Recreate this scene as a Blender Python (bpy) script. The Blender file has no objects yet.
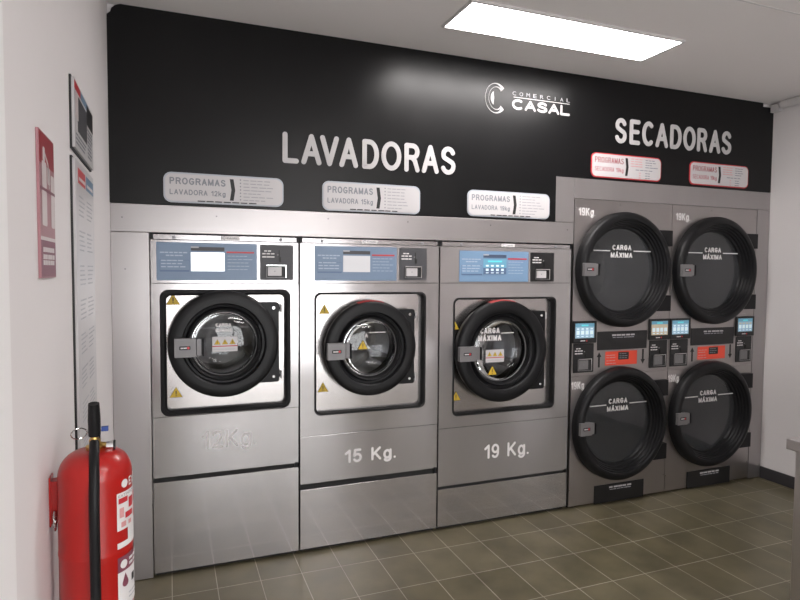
import bpy, bmesh, math, random
from mathutils import Matrix, Vector
random.seed(7)
SC = bpy.context.scene
COL = SC.collection
PI = math.pi

# ------------------------------------------------------------------ camera
CAM_D, CAM_H = 3.0464, 1.5011
YAW, PITCH, ROLL, FPX = 0.371433, -0.049328, 0.007368, 593.17
cy_, sy_ = math.cos(YAW), math.sin(YAW)
fw = Vector((sy_*math.cos(PITCH), cy_*math.cos(PITCH), math.sin(PITCH)))
rt = Vector((cy_, -sy_, 0)); up = rt.cross(fw)
r2 = rt*math.cos(ROLL)+up*math.sin(ROLL); u2 = up*math.cos(ROLL)-rt*math.sin(ROLL)
cam_data = bpy.data.cameras.new('camera'); cam = bpy.data.objects.new('camera', cam_data); COL.objects.link(cam)
m = Matrix.Identity(4)
for i in range(3):
    m[i][0] = r2[i]; m[i][1] = u2[i]; m[i][2] = -fw[i]
m[0][3], m[1][3], m[2][3] = 0, -CAM_D, CAM_H
cam.matrix_world = m
cam_data.sensor_width = 36; cam_data.lens = FPX/800*36; cam_data.clip_start = 0.05
SC.camera = cam

# ------------------------------------------------------------------ light
world = bpy.data.worlds.new('world'); SC.world = world; world.use_nodes = True
bg = world.node_tree.nodes['Background']; bg.inputs['Color'].default_value = (1.0, 0.965, 0.97, 1); bg.inputs['Strength'].default_value = 9.0
LAMP = 29.0
WIN = (0.1, 2.45, 0.15, 2.05)      # storefront window x0,x1,z0,z1
YR = -5.6                          # rear wall
a = bpy.data.lights.new('daylight', 'AREA'); a.shape = 'RECTANGLE'; a.size = WIN[1]-WIN[0]; a.size_y = WIN[3]-WIN[2]
a.energy = 1; a.cycles.is_portal = True
ao = bpy.data.objects.new('daylight', a); COL.objects.link(ao)
ao.location = ((WIN[0]+WIN[1])/2, YR-0.16, (WIN[2]+WIN[3])/2); ao.rotation_euler = (PI/2, 0, 0)
SC.view_settings.view_transform = 'Standard'; SC.view_settings.look = 'None'
SC.view_settings.exposure = 0.0; SC.view_settings.gamma = 1; SC.view_settings.use_curve_mapping = False

# ------------------------------------------------------------------ materials
MATS = {}
def mat(name, col=(.5, .5, .5), rough=.5, metal=0., emit=0., spec=None, coat=0.):
    if name in MATS: return MATS[name]
    k = bpy.data.materials.new(name); k.use_nodes = True
    b = k.node_tree.nodes['Principled BSDF']
    b.inputs['Base Color'].default_value = (*col, 1); b.inputs['Roughness'].default_value = rough
    b.inputs['Metallic'].default_value = metal
    if spec is not None: b.inputs['Specular IOR Level'].default_value = spec
    if coat: b.inputs['Coat Weight'].default_value = coat
    if emit:
        b.inputs['Emission Color'].default_value = (*col, 1); b.inputs['Emission Strength'].default_value = emit
    MATS[name] = k
    return k
def nodes(k): return k.node_tree.nodes, k.node_tree.links, k.node_tree.nodes['Principled BSDF']
def noise_rough(k, scale=(3, 3, 3), lo=.2, hi=.4, nscale=1., bump=0., colvar=None, detail=3):
    n, l, b = nodes(k)
    tc = n.new('ShaderNodeTexCoord'); mp = n.new('ShaderNodeMapping'); mp.inputs['Scale'].default_value = scale
    g = n.new('ShaderNodeNewGeometry')
    l.new(g.outputs['Position'], mp.inputs['Vector'])
    t = n.new('ShaderNodeTexNoise'); t.inputs['Scale'].default_value = nscale; t.inputs['Detail'].default_value = detail
    l.new(mp.outputs[0], t.inputs['Vector'])
    r = n.new('ShaderNodeMapRange'); r.inputs['From Min'].default_value = .3; r.inputs['From Max'].default_value = .7
    r.inputs['To Min'].default_value = lo; r.inputs['To Max'].default_value = hi
    l.new(t.outputs['Fac'], r.inputs['Value']); l.new(r.outputs[0], b.inputs['Roughness'])
    if bump:
        bp = n.new('ShaderNodeBump'); bp.inputs['Strength'].default_value = bump; bp.inputs['Distance'].default_value = .01
        l.new(t.outputs['Fac'], bp.inputs['Height']); l.new(bp.outputs[0], b.inputs['Normal'])
    if colvar:
        mx = n.new('ShaderNodeMix'); mx.data_type = 'RGBA'
        mx.inputs[6].default_value = (*colvar[0], 1); mx.inputs[7].default_value = (*colvar[1], 1)
        l.new(r.outputs[0], mx.inputs[0]); r2_ = n.new('ShaderNodeMapRange')
        r2_.inputs['From Min'].default_value = .3; r2_.inputs['From Max'].default_value = .7
        l.new(t.outputs['Fac'], r2_.inputs['Value']); l.new(r2_.outputs[0], mx.inputs[0]); l.new(mx.outputs[2], b.inputs['Base Color'])
    return k
steel = mat('brushed_steel', (.44, .42, .42), .2, .72)
noise_rough(steel, (5, 5, .3), .13, .20, 1., 0, ((.425, .408, .412), (.455, .437, .441)))
kick_steel = mat('kick_steel', (.47, .45, .453), .10, .8)
frame_steel = mat('surround_steel', (.62, .59, .59), .3, .8)
noise_rough(frame_steel, (4, 4, .4), .285, .34, 1., 0, ((.385, .365, .365), (.42, .398, .398)))
plate_steel = mat('door_plate_steel', (.53, .505, .50), .22, 1.)
noise_rough(plate_steel, (4, 4, 1.5), .18, .26, 1., 0)
dryer_steel = mat('dryer_steel', (.42, .395, .39), .36, 1.)
noise_rough(dryer_steel, (10, 10, 1.), .32, .4, 1., 0)
table_steel = mat('table_steel', (.60, .57, .57), .35, 1.)
noise_rough(table_steel, (3, 3, .5), .3, .42, 1., 0)
drum_steel = mat('drum_steel', (.34, .34, .35), .32, 1.)
chrome = mat('chrome', (.75, .75, .75), .12, 1.)
rubber = mat('black_rubber', (.010, .010, .011), .6, spec=.25)
plastic = mat('black_plastic', (.008, .008, .009), .42, spec=.25)
dark = mat('dark_interior', (.006, .006, .006), .7)
coinp = mat('charcoal_plate', (.055, .055, .062), .5)
blackp = mat('black_plate', (.010, .010, .011), .35)
grey = mat('latch_grey', (.19, .185, .19), .42, .3)
white = mat('white_vinyl', (.70, .68, .68), .55)  # kept lighter than the wall signs to offset dim light on the machines
signw = mat('sign_vinyl_dimmed', (.50, .485, .49), .55)  # white darkened to offset the stronger light on the wall letters
whitep = mat('white_plate', (.55, .53, .54), .35)
frostp = mat('plate_edge', (.42, .45, .50), .3)
greytxt = mat('grey_print', (.22, .23, .26), .5)
palegrey = mat('pale_grey_print', (.45, .45, .48), .5)
frost = mat('faint_vinyl', (.66, .64, .64), .45)
redp = mat('red_print', (.50, .03, .04), .4)
pinkp = mat('pink_print', (.62, .30, .30), .5)
orange = mat('orange_red_sticker', (.75, .07, .035), .45)
blk = mat('black_print', (.01, .01, .01), .5)
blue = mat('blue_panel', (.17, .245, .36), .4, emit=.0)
blue2 = mat('blue_panel_vivid', (.18, .30, .46), .4)  # stronger blue on the third washer's panel
bluedark = mat('blue_panel_dark', (.10, .16, .28), .4)  # darker blue for panel rims and print boxes
bluetxt = mat('pale_blue_print', (.40, .48, .60), .5)
yellow = mat('warning_yellow', (.62, .42, .03), .5)
screenw = mat('screen_white', (.95, .97, 1.), .3, emit=1.1)
screeng = mat('screen_grey', (.55, .55, .57), .3, emit=.25)
screenb = mat('screen_blue', (.12, .30, .42), .3, emit=.35)
screent = mat('screen_teal', (.10, .50, .55), .3, emit=.5)
screenl = mat('screen_light', (.62, .74, .82), .3, emit=.35)
screenm = mat('screen_mid', (.25, .40, .50), .3, emit=.4)
screeny = mat('screen_sand', (.50, .44, .32), .3, emit=.3)
screenk = mat('screen_slate', (.05, .07, .12), .3, emit=.3)
red = mat('extinguisher_red', (.40, .008, .006), .3, coat=.15)
brass = mat('brass', (.62, .42, .14), .3, 1.)
pblue = mat('blue_plastic', (.02, .06, .28), .4)
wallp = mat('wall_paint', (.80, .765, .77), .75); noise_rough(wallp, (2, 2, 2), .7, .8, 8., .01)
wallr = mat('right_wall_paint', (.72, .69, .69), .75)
ceilp = mat('ceiling_paint', (.86, .83, .82), .8); noise_rough(ceilp, (2, 2, 2), .75, .85, 5., .01)
basep = mat('baseboard_dark', (.035, .033, .036), .5)
lampm = mat('lamp_diffuser', (1., .955, .935), .5, emit=LAMP)
lampf = mat('lamp_frame', (.62, .60, .60), .45)
board = mat('black_laminate', (.004, .004, .0045), .3, spec=.28)
noise_rough(board, (5, 5, 1.2), .285, .34, 1., .03)

def glass_mat(name, tint, gl, film=0.):
    k = bpy.data.materials.new(name); k.use_nodes = True
    n, l = k.node_tree.nodes, k.node_tree.links; n.clear()
    o = n.new('ShaderNodeOutputMaterial'); t = n.new('ShaderNodeBsdfTransparent'); t.inputs[0].default_value = (*tint, 1)
    g = n.new('ShaderNodeBsdfGlossy'); g.inputs['Roughness'].default_value = .04; g.inputs[0].default_value = (gl, gl, gl, 1)
    f = n.new('ShaderNodeFresnel'); f.inputs['IOR'].default_value = 1.55
    mx = n.new('ShaderNodeMixShader'); l.new(f.outputs[0], mx.inputs[0]); l.new(t.outputs[0], mx.inputs[1]); l.new(g.outputs[0], mx.inputs[2])
    if film:      # smoked plastic: part opaque
        p = n.new('ShaderNodeBsdfPrincipled'); p.inputs['Base Color'].default_value = (.060, .063, .068, 1); p.inputs['Roughness'].default_value = .16
        m2 = n.new('ShaderNodeMixShader'); m2.inputs[0].default_value = film; l.new(mx.outputs[0], m2.inputs[1]); l.new(p.outputs[0], m2.inputs[2]); l.new(m2.outputs[0], o.inputs[0])
    else: l.new(mx.outputs[0], o.inputs[0])
    MATS[name] = k; return k
door_glass = glass_mat('porthole_glass', (.82, .83, .84), 1.)
dryer_glass = glass_mat('smoked_glass', (.6, .61, .62), 1., .6)
window_glass = glass_mat('window_glass', (.95, .97, .97), 1.)

# dryer perforated drum back
perf = mat('perforated_drum', (.32, .32, .33), .4, .9)
n, l, b = nodes(perf)
tc = n.new('ShaderNodeNewGeometry'); vo = n.new('ShaderNodeTexVoronoi'); vo.inputs['Scale'].default_value = 45; vo.inputs['Randomness'].default_value = 0
cr = n.new('ShaderNodeValToRGB'); cr.color_ramp.elements[0].position = .25; cr.color_ramp.elements[0].color = (.01, .01, .01, 1)
cr.color_ramp.elements[1].position = .32; cr.color_ramp.elements[1].color = (.4, .4, .41, 1)
l.new(tc.outputs['Position'], vo.inputs['Vector']); l.new(vo.outputs['Distance'], cr.inputs[0]); l.new(cr.outputs[0], b.inputs['Base Color'])

# floor tiles
tile = mat('floor_tiles', (.1, .09, .07), .35)
n, l, b = nodes(tile)
g = n.new('ShaderNodeNewGeometry'); mp = n.new('ShaderNodeMapping'); mp.inputs['Location'].default_value = (0.002, .2, 0)
br = n.new('ShaderNodeTexBrick'); br.offset = 0; br.squash = 1; br.inputs['Scale'].default_value = 1
br.inputs['Brick Width'].default_value = .2; br.inputs['Row Height'].default_value = .3; br.inputs['Mortar Size'].default_value = .0022
br.inputs['Mortar Smooth'].default_value = .3; br.inputs['Bias'].default_value = 0
br.inputs['Color1'].default_value = (.112, .096, .056, 1); br.inputs['Color2'].default_value = (.140, .122, .077, 1); br.inputs['Mortar'].default_value = (.36, .33, .27, 1)
l.new(g.outputs['Position'], mp.inputs[0]); l.new(mp.outputs[0], br.inputs['Vector'])
nz = n.new('ShaderNodeTexNoise'); nz.inputs['Scale'].default_value = 4.5; nz.inputs['Detail'].default_value = 4; l.new(g.outputs['Position'], nz.inputs['Vector'])
rr = n.new('ShaderNodeMapRange'); rr.inputs['From Min'].default_value = .3; rr.inputs['From Max'].default_value = .7; rr.inputs['To Min'].default_value = .72; rr.inputs['To Max'].default_value = 1.22
l.new(nz.outputs['Fac'], rr.inputs['Value'])
mx = n.new('ShaderNodeVectorMath'); mx.operation = 'SCALE'; l.new(br.outputs['Color'], mx.inputs[0]); l.new(rr.outputs[0], mx.inputs['Scale'])
l.new(mx.outputs[0], b.inputs['Base Color'])
r3 = n.new('ShaderNodeMapRange'); r3.inputs['To Min'].default_value = .29; r3.inputs['To Max'].default_value = .36
l.new(nz.outputs['Fac'], r3.inputs['Value']); l.new(r3.outputs[0], b.inputs['Roughness'])
bp = n.new('ShaderNodeBump'); bp.inputs['Strength'].default_value = .4; bp.inputs['Distance'].default_value = .002; bp.invert = True
l.new(br.outputs['Fac'], bp.inputs['Height']); l.new(bp.outputs[0], b.inputs['Normal'])

# ------------------------------------------------------------------ mesh helpers
def FR(u, v, w): return Vector((u, -w, v))          # facing the room (-y)
class MB:
    """collects shapes with materials; build() links them as ONE mesh object"""
    def __init__(s, M=FR): s.v = []; s.f = []; s.mi = []; s.mats = []; s.M = M; s.sm = []
    def _m(s, k):
        if k not in s.mats: s.mats.append(k)
        return s.mats.index(k)
    def add(s, vs, fs, k, smooth=False):
        o = len(s.v); i = s._m(k)
        s.v += [s.M(*p) for p in vs]
        for f in fs: s.f.append([o+q for q in f]); s.mi.append(i); s.sm.append(smooth)
        return s
    def box(s, u0, v0, u1, v1, w0, w1, k):
        vs = [(u0, v0, w0), (u1, v0, w0), (u1, v1, w0), (u0, v1, w0), (u0, v0, w1), (u1, v0, w1), (u1, v1, w1), (u0, v1, w1)]
        return s.add(vs, [(0, 3, 2, 1), (4, 5, 6, 7), (0, 1, 5, 4), (1, 2, 6, 5), (2, 3, 7, 6), (3, 0, 4, 7)], k)
    def poly(s, pts, w0, w1, k):
        n_ = len(pts); vs = [(x, y, w0) for x, y in pts]+[(x, y, w1) for x, y in pts]
        return s.add(vs, [tuple(range(n_-1, -1, -1)), tuple(range(n_, 2*n_))]+[(i, (i+1) % n_, n_+(i+1) % n_, n_+i) for i in range(n_)], k)
    def disc(s, u, v, r, w0, w1, k, seg=16):
        return s.poly([(u+r*math.cos(2*PI*i/seg), v+r*math.sin(2*PI*i/seg)) for i in range(seg)], w0, w1, k)
    def rrect(s, u0, v0, u1, v1, r, w0, w1, k): return s.poly(rr_pts(u0, v0, u1, v1, r), w0, w1, k)
    def stroke(s, pts, t, w0, w1, k, closed=False, seg=14):
        P = list(pts)
        if closed: P.append(P[0])
        for i_, p in enumerate(P): s.disc(p[0], p[1], t, w0, w1-.0002-.00006*(i_ % 2), k, seg)
        for i_, (p, q) in enumerate(zip(P, P[1:])):
            d = math.hypot(q[0]-p[0], q[1]-p[1])
            if d < 1e-6: continue
            nx, ny = -(q[1]-p[1])/d*t, (q[0]-p[0])/d*t
            s.poly([(p[0]+nx, p[1]+ny), (p[0]-nx, p[1]-ny), (q[0]-nx, q[1]-ny), (q[0]+nx, q[1]+ny)], w0, w1-.0001*(i_ % 2), k)
        return s
    def band(s, lo, hi, k, smooth=False):      # lists of equal-length closed loops -> bands between
        return s.loops([lo, hi], k, smooth)
    def loops(s, L, k, smooth=False, close=False):
        n_ = len(L[0]); vs = [p for lp in L for p in lp]; fs = []
        m_ = len(L)
        for j in range(m_ if close else m_-1):
            a_ = j*n_; b_ = ((j+1) % m_)*n_
            fs += [(a_+i, a_+(i+1) % n_, b_+(i+1) % n_, b_+i) for i in range(n_)]
        return s.add(vs, fs, k, smooth)
    def lathe(s, u, v, prof, k, seg=96, smooth=True):   # profile (r, w) about the w axis
        L = [[(u+r*math.cos(2*PI*i/seg), v+r*math.sin(2*PI*i/seg), w) for i in range(seg)] for r, w in prof]
        return s.loops(L, k, smooth)
    def tube(s, pts, r, k, seg=10, closed=False):
        P = [Vector(p) for p in pts]; L = []; D_ = P[-1]-P[0]; ref = Vector((1, 0, 0)) if abs(D_.z) > D_.length*.7 and not closed else Vector((0, 0, 1))
        for i, p in enumerate(P):
            if closed: d = P[(i+1) % len(P)]-P[i-1]
            else: d = P[min(i+1, len(P)-1)]-P[max(i-1, 0)]
            d.normalize(); a_ = d.cross(ref)
            if a_.length < .1: a_ = d.cross(Vector((1, 0, 0)))
            a_.normalize(); b_ = d.cross(a_); rad = r[i] if isinstance(r, (list, tuple)) else r
            L.append([tuple(p+a_*rad*math.cos(2*PI*j/seg)+b_*rad*math.sin(2*PI*j/seg)) for j in range(seg)])
        s.loops(L, k, True, closed)
        if not closed:
            o = len(s.v); s.add(L[0], [tuple(range(seg))], k); s.add(L[-1], [tuple(range(seg-1, -1, -1))], k)
        return s
    def plate(s, u0, v0, u1, v1, inner, w0, w1, k, k2=None, n_=192):
        """rectangle with a hole; inner(angle)->radius about centre c (inner.c)"""
        cu, cv = inner.c
        ang = [2*PI*i/n_ for i in range(n_)]+[math.atan2(b_-cv, a_-cu) % (2*PI) for a_ in (u0, u1) for b_ in (v0, v1)]
        if hasattr(inner, 'b'): ang += [math.atan2(b_-cv, a_-cu) % (2*PI) for a_ in (inner.b[0], inner.b[2]) for b_ in (inner.b[1], inner.b[3])]
        ang = sorted(set(round(q, 7) for q in ang))
        I = []; Q = []
        for t in ang:
            c_, s_ = math.cos(t), math.sin(t); rI = inner(t); I.append((cu+rI*c_, cv+rI*s_))
            k_ = min(((u1-cu)/c_ if c_ > 1e-9 else 1e9), ((u0-cu)/c_ if c_ < -1e-9 else 1e9), ((v1-cv)/s_ if s_ > 1e-9 else 1e9), ((v0-cv)/s_ if s_ < -1e-9 else 1e9))
            Q.append((cu+k_*c_, cv+k_*s_))
        L = lambda P, w: [(x, y, w) for x, y in P]
        s.loops([L(Q, w0), L(Q, w1), L(I, w1)], k); s.loops([L(I, w1), L(I, w0)], k2 or k); s.loops([L(I, w0), L(Q, w0)], k)
        return s
    def build(s, name, parent=None, bevel=0, **tags):
        me = bpy.data.meshes.new(name); me.from_pydata([tuple(v) for v in s.v], [], s.f)
        for k in s.mats: me.materials.append(k)
        me.polygons.foreach_set('material_index', s.mi); me.polygons.foreach_set('use_smooth', s.sm)
        bm = bmesh.new(); bm.from_mesh(me); bmesh.ops.remove_doubles(bm, verts=bm.verts, dist=1e-6)
        bmesh.ops.recalc_face_normals(bm, faces=bm.faces)
        for e_ in bm.edges:
            if len(e_.link_faces) == 2 and e_.calc_face_angle(0) > .65: e_.smooth = False
        bm.to_mesh(me); bm.free(); me.update()
        o = bpy.data.objects.new(name, me); COL.objects.link(o)
        if parent: o.parent = parent
        if bevel:
            mo = o.modifiers.new('bevel', 'BEVEL'); mo.width = bevel; mo.segments = 2; mo.limit_method = 'ANGLE'; mo.angle_limit = .6
        for a_, b_ in tags.items(): o[a_] = b_
        return o
def rr_pts(u0, v0, u1, v1, r, n_=8):
    P = []
    for cx, cy, a0 in ((u1-r, v1-r, 0), (u0+r, v1-r, PI/2), (u0+r, v0+r, PI), (u1-r, v0+r, 1.5*PI)):
        P += [(cx+r*math.cos(a0+PI/2*i/n_), cy+r*math.sin(a0+PI/2*i/n_)) for i in range(n_+1)]
    return P
class Circ:
    def __init__(s, u, v, r): s.c = (u, v); s.r = r
    def __call__(s, t): return s.r
class RR:
    def __init__(s, u0, v0, u1, v1, r, c=None):
        s.c = c or ((u0+u1)/2, (v0+v1)/2); s.b = (u0, v0, u1, v1, r)
    def __call__(s, t):
        u0, v0, u1, v1, r = s.b; mu, mv, hu, hv = (u0+u1)/2, (v0+v1)/2, (u1-u0)/2, (v1-v0)/2
        lo, hi = 0, 3; c_, s_ = math.cos(t), math.sin(t)
        for _ in range(40):
            md = (lo+hi)/2; x = abs(s.c[0]+md*c_-mu)-hu+r; y = abs(s.c[1]+md*s_-mv)-hv+r
            d = math.hypot(max(x, 0), max(y, 0))+min(max(x, y), 0)-r
            if d < 0: lo = md
            else: hi = md
        return lo
def thing(name, label, cat, loc=(0, 0, 0), group=None):
    o = bpy.data.objects.new(name, None); COL.objects.link(o); o.location = loc; o.empty_display_size = .1
    o['label'] = label; o['category'] = cat
    if group: o['group'] = group
    return o
def S(name, mb, **k): return mb.build(name, kind='structure', **k)

_font = {}
def text_verts(body, bold=0.):
    """text as mesh data normalised to its own bounding box 0..1"""
    cu = bpy.data.curves.new('t', 'FONT'); cu.body = body; cu.offset = bold; cu.resolution_u = 4; cu.fill_mode = 'FRONT'
    o = bpy.data.objects.new('t', cu); COL.objects.link(o)
    dg = bpy.context.evaluated_depsgraph_get(); dg.update()
    me = bpy.data.meshes.new_from_object(o.evaluated_get(dg))
    V = [(v.co.x, v.co.y) for v in me.vertices]; F = [tuple(p.vertices) for p in me.polygons]
    bpy.data.objects.remove(o); bpy.data.curves.remove(cu); bpy.data.meshes.remove(me)
    x0, x1 = min(v[0] for v in V), max(v[0] for v in V); y0, y1 = min(v[1] for v in V), max(v[1] for v in V)
    return [((x-x0)/(x1-x0), (y-y0)/(y1-y0)) for x, y in V], F
def put_text(mb, body, u0, v0, u1, v1, w, k, bold=0., slant=0.):
    V, F = text_verts(body, bold)
    mb.add([(u0+x*(u1-u0), v0+y*(v1-v0)+slant*x, w) for x, y in V], F, k)
    return mb
def bars(mb, u0, u1, vs, h, w, k, words=3, ragged=.3):
    """lines of unreadably small print"""
    for v in vs:
        L = (u1-u0)*(1-ragged*random.random()); x = u0
        for i in range(words):
            ln = L/words*(.75+.2*random.random()); mb.box(x, v, x+ln, v+h, w-.0004, w, k); x += L/words
    return mb

# ------------------------------------------------------------------ the setting
XL, XR, CZ, YB = -.251, 4.05, 2.709, 1.0
def wbox(x0, y0, z0, x1, y1, z1, k, mb=None):
    mb = mb or MB(lambda a_, b_, c_: Vector((a_, b_, c_)))
    return mb.box(x0, y0, x1, y1, z0, z1, k)
S('floor', wbox(XL-.2, YR-.1, -.06, XR+.1, YB+.1, 0, tile))
S('ceiling', wbox(XL-.2, YR-.1, CZ, XR+.1, YB+.1, CZ+.08, ceilp))
S('wall_left', wbox(XL-.2, -2.03, 0, XL, YB+.1, CZ, wallp))
S('wall_left_pier', wbox(XL-.2, YR-.1, 0, -.218, -2.03, CZ, mat('pier_pale', (.90, .88, .885), .6)))  # pier toned lighter than the wall next to it
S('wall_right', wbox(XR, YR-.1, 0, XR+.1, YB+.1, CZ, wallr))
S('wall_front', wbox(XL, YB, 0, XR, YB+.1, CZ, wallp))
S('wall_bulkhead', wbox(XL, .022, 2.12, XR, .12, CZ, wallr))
mbw = MB(lambda u, v, w: Vector((u, YR-w, v)))
mbw.plate(XL-.1, 0, XR, CZ, RR(WIN[0], WIN[2], WIN[1], WIN[3], .001), 0, .1, wallp)
S('wall_rear', mbw)
wf = MB(lambda u, v, w: Vector((u, YR-w, v)))
wf.plate(WIN[0], WIN[2], WIN[1], WIN[3], RR(WIN[0]+.05, WIN[2]+.05, WIN[1]-.05, WIN[3]-.05, .001), .02, .07, grey)
wf.box(1.37, WIN[2], 1.43, WIN[3], .02, .07, grey)
wfo = S('window_1', wf)
wg = MB(lambda u, v, w: Vector((u, YR-w, v))); wg.box(WIN[0]+.05, WIN[2]+.05, WIN[1]-.05, WIN[3]-.05, .042, .048, window_glass)
wg.build('window_pane', wfo)
S('baseboard_right', wbox(XR-.012, -5.5, 0, XR, -.002, .085, basep), bevel=.002)
S('trim_1', wbox(XL, -1.086, CZ-.002, XR, -1.080, CZ+.01, lampf))     # joint strip across the ceiling

# ------------------------------------------------------------------ wall cladding and steel surround (flush, y 0 .. 0.018)
bl = MB()
bl.poly([(XL, 1.806), (2.2, 1.806), (2.2, 2.083), (4.046, 2.083), (4.046, 2.682), (3.941, 2.682), (3.941, 2.7075), (-.195, 2.7075), (-.215, 2.70), (-.232, 2.684), (-.236, 2.668), (XL, 2.655)], -.018, 0, board)
bl.build('wall_cladding', label='glossy black laminate cladding covering the upper wall above the machines', category='wall panel', bevel=.001)
def strip_thing(name, x0, z0, x1, z1, label, rivets=(), k=frame_steel):
    T_ = thing(name, label, 'steel panel', (x0, 0, z0), 'steel strips framing the machines')
    mb = MB(); mb.box(0, 0, x1-x0, z1-z0, -.016, -.001, k); mb.build('sheet', T_, bevel=.0012)
    for x, z in rivets:
        mb = MB(); mb.disc(x-x0, z-z0, .004, -.001, .001, grey, 10); mb.build('rivet', T_)
strip_thing('steel_post', XL+.001, 0.004, -.0855, 1.672, 'upright brushed steel strip between the left wall and the smallest washer', [(-.19, 1.5)])
strip_thing('steel_header', XL+.001, 1.674, 2.337, 1.804, 'long horizontal brushed steel strip above the three washers', [(.22, 1.76), (.78, 1.77), (1.23, 1.77), (1.75, 1.77), (2.29, 1.76), (-.2, 1.74)])
strip_thing('steel_riser', 2.202, 1.806, 2.337, 2.081, 'short upright steel piece where the header steps up beside the left dryer stack')
strip_thing('steel_header', 2.339, 1.956, 4.046, 2.081, 'horizontal brushed steel strip above the two dryer stacks')
strip_thing('steel_post', 3.923, 0.004, 4.046, 1.954, 'upright brushed steel strip between the right dryer stack and the right wall')

# ------------------------------------------------------------------ big rounded lettering
def arc(cx, cy, rx, ry, a0, a1, n_=12): return [(cx+rx*math.cos(math.radians(a0+(a1-a0)*i/n_)), cy+ry*math.sin(math.radians(a0+(a1-a0)*i/n_))) for i in range(n_+1)]
def glyph(c, W, H):
    if c == 'L': return [([(0, H), (0, 0), (W, 0)], 0)]
    if c == 'A': return [([(0, 0), (W/2, H), (W, 0)], 0), ([(W*.2, H*.33), (W*.8, H*.33)], 0)]
    if c == 'V': return [([(0, H), (W/2, 0), (W, H)], 0)]
    if c == 'D': return [([(0, 0), (0, H), (W*.4, H)]+arc(W*.4, H/2, W*.6, H/2, 90, -90, 16)+[(W*.4, 0)], 1)]
    if c == 'O': return [(arc(W/2, H/2, W/2, H/2, 0, 345, 23), 1)]
    if c == 'R': return [([(0, 0), (0, H), (W*.55, H)]+arc(W*.55, H*.755, W*.42, H*.245, 90, -90, 10)+[(0, H*.51)], 0), ([(W*.5, H*.51), (W*.75, H*.38), (W, 0)], 0)]
    if c == 'S': return [(arc(W/2, H*.755, W*.46, H*.245, 20, 200, 10)+[(W*.12, H*.62), (W*.5, H*.52), (W*.88, H*.42)]+arc(W/2, H*.26, W*.5, H*.26, 20, -160, 12), 0)]
    if c == 'E': return [([(W, H), (0, H), (0, 0), (W, 0)], 0), ([(0, H*.52), (W*.9, H*.52)], 0)]
    if c == 'C': return [(arc(W*.53, H/2, W*.53, H/2, 52, 308, 20), 0)]
def lettering(name, word, xs_, z0, z1, t, label):
    x0 = xs_[0][0]; T = thing(name, label, 'lettering', (x0, 0, z0))
    for c, (a_, b_) in zip(word, xs_):
        mb = MB()
        for j_, (P, cl) in enumerate(glyph(c, b_-a_-2*t, z1-z0-2*t)):
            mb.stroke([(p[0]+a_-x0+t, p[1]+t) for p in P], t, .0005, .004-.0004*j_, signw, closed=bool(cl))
        mb.build('letter', T)
lettering('wall_lettering', 'LAVADORAS', [(0.542, 0.625), (0.638, 0.743), (0.736, 0.836), (0.839, 0.941), (0.964, 1.058), (1.072, 1.187), (1.205, 1.296), (1.309, 1.412), (1.425, 1.516)], 2.043, 2.199, .0128,
          'white rounded letters reading LAVADORAS on the black wall above the washers')
lettering('wall_lettering', 'SECADORAS', [(2.635, 2.726), (2.751, 2.836), (2.853, 2.952), (2.965, 3.07), (3.088, 3.186), (3.202, 3.31), (3.325, 3.415), (3.436, 3.537), (3.549, 3.639)], 2.319, 2.477, .0135,
          'white rounded letters reading SECADORAS on the black wall above the dryers')
GW = dict(zip('ACDEGILMNOPRSVXKkg.12590 ', (.92, .95, .95, .85, 1., .0, .8, 1.05, .92, 1.05, .85, .92, .85, .92, .9, .9, .72, .72, .0, .42, .75, .75, .75, .75, .35)))
GW['Á'] = .92
def glyph2(c, W, H):
    if c in 'LAVDORSEC': return glyph(c, W, H)
    if c == 'Á': return glyph('A', W, H)+[([(W*.45, H*1.16), (W*.62, H*1.28)], 0)]
    if c == 'P': return [([(0, 0), (0, H), (W*.55, H)]+arc(W*.55, H*.74, W*.42, H*.26, 90, -90, 8)+[(0, H*.48)], 0)]
    if c == 'G': return [(arc(W*.52, H/2, W*.52, H/2, 48, 318, 16)+[(W*.98, H*.45), (W*.55, H*.45)], 0)]
    if c == 'M': return [([(0, 0), (0, H), (W/2, H*.05), (W, H), (W, 0)], 0)]
    if c == 'I': return [([(0, 0), (0, H)], 0)]
    if c == 'X': return [([(0, 0), (W, H)], 0), ([(0, H), (W, 0)], 0)]
    if c == 'K': return [([(0, 0), (0, H)], 0), ([(W*.95, H), (0, H*.36)], 0), ([(W*.32, H*.58), (W, 0)], 0)]
    if c == 'k': return [([(0, 0), (0, H)], 0), ([(W*.85, H*.68), (0, H*.26)], 0), ([(W*.35, H*.42), (W, 0)], 0)]
    if c == 'g': return [(arc(W*.48, H*.34, W*.48, H*.34, 0, 345, 16), 1), ([(W, H*.70), (W, -H*.02)]+arc(W*.5, -H*.02, W*.5, H*.24, 0, -150, 9), 0)]
    if c == '.': return [([(0, 0), (.001*W, .0)], 0)]
    if c == '1': return [([(0, H*.74), (W, H), (W, 0)], 0)]
    if c == '2': return [(arc(W*.5, H*.73, W*.48, H*.27, 165, -20, 10)+[(W*.7, H*.38), (0, 0), (W, 0)], 0)]
    if c == '5': return [([(W*.92, H), (W*.15, H), (W*.05, H*.5), (W*.3, H*.62)]+arc(W*.48, H*.32, W*.52, H*.32, 70, -150, 12), 0)]
    if c == '9': return [(arc(W*.5, H*.70, W*.48, H*.30, 0, 345, 16), 1), ([(W*.98, H*.7), (W*.95, H*.4)]+arc(W*.46, H*.34, W*.50, H*.34, 0, -140, 8), 0)]
    return []
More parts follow.
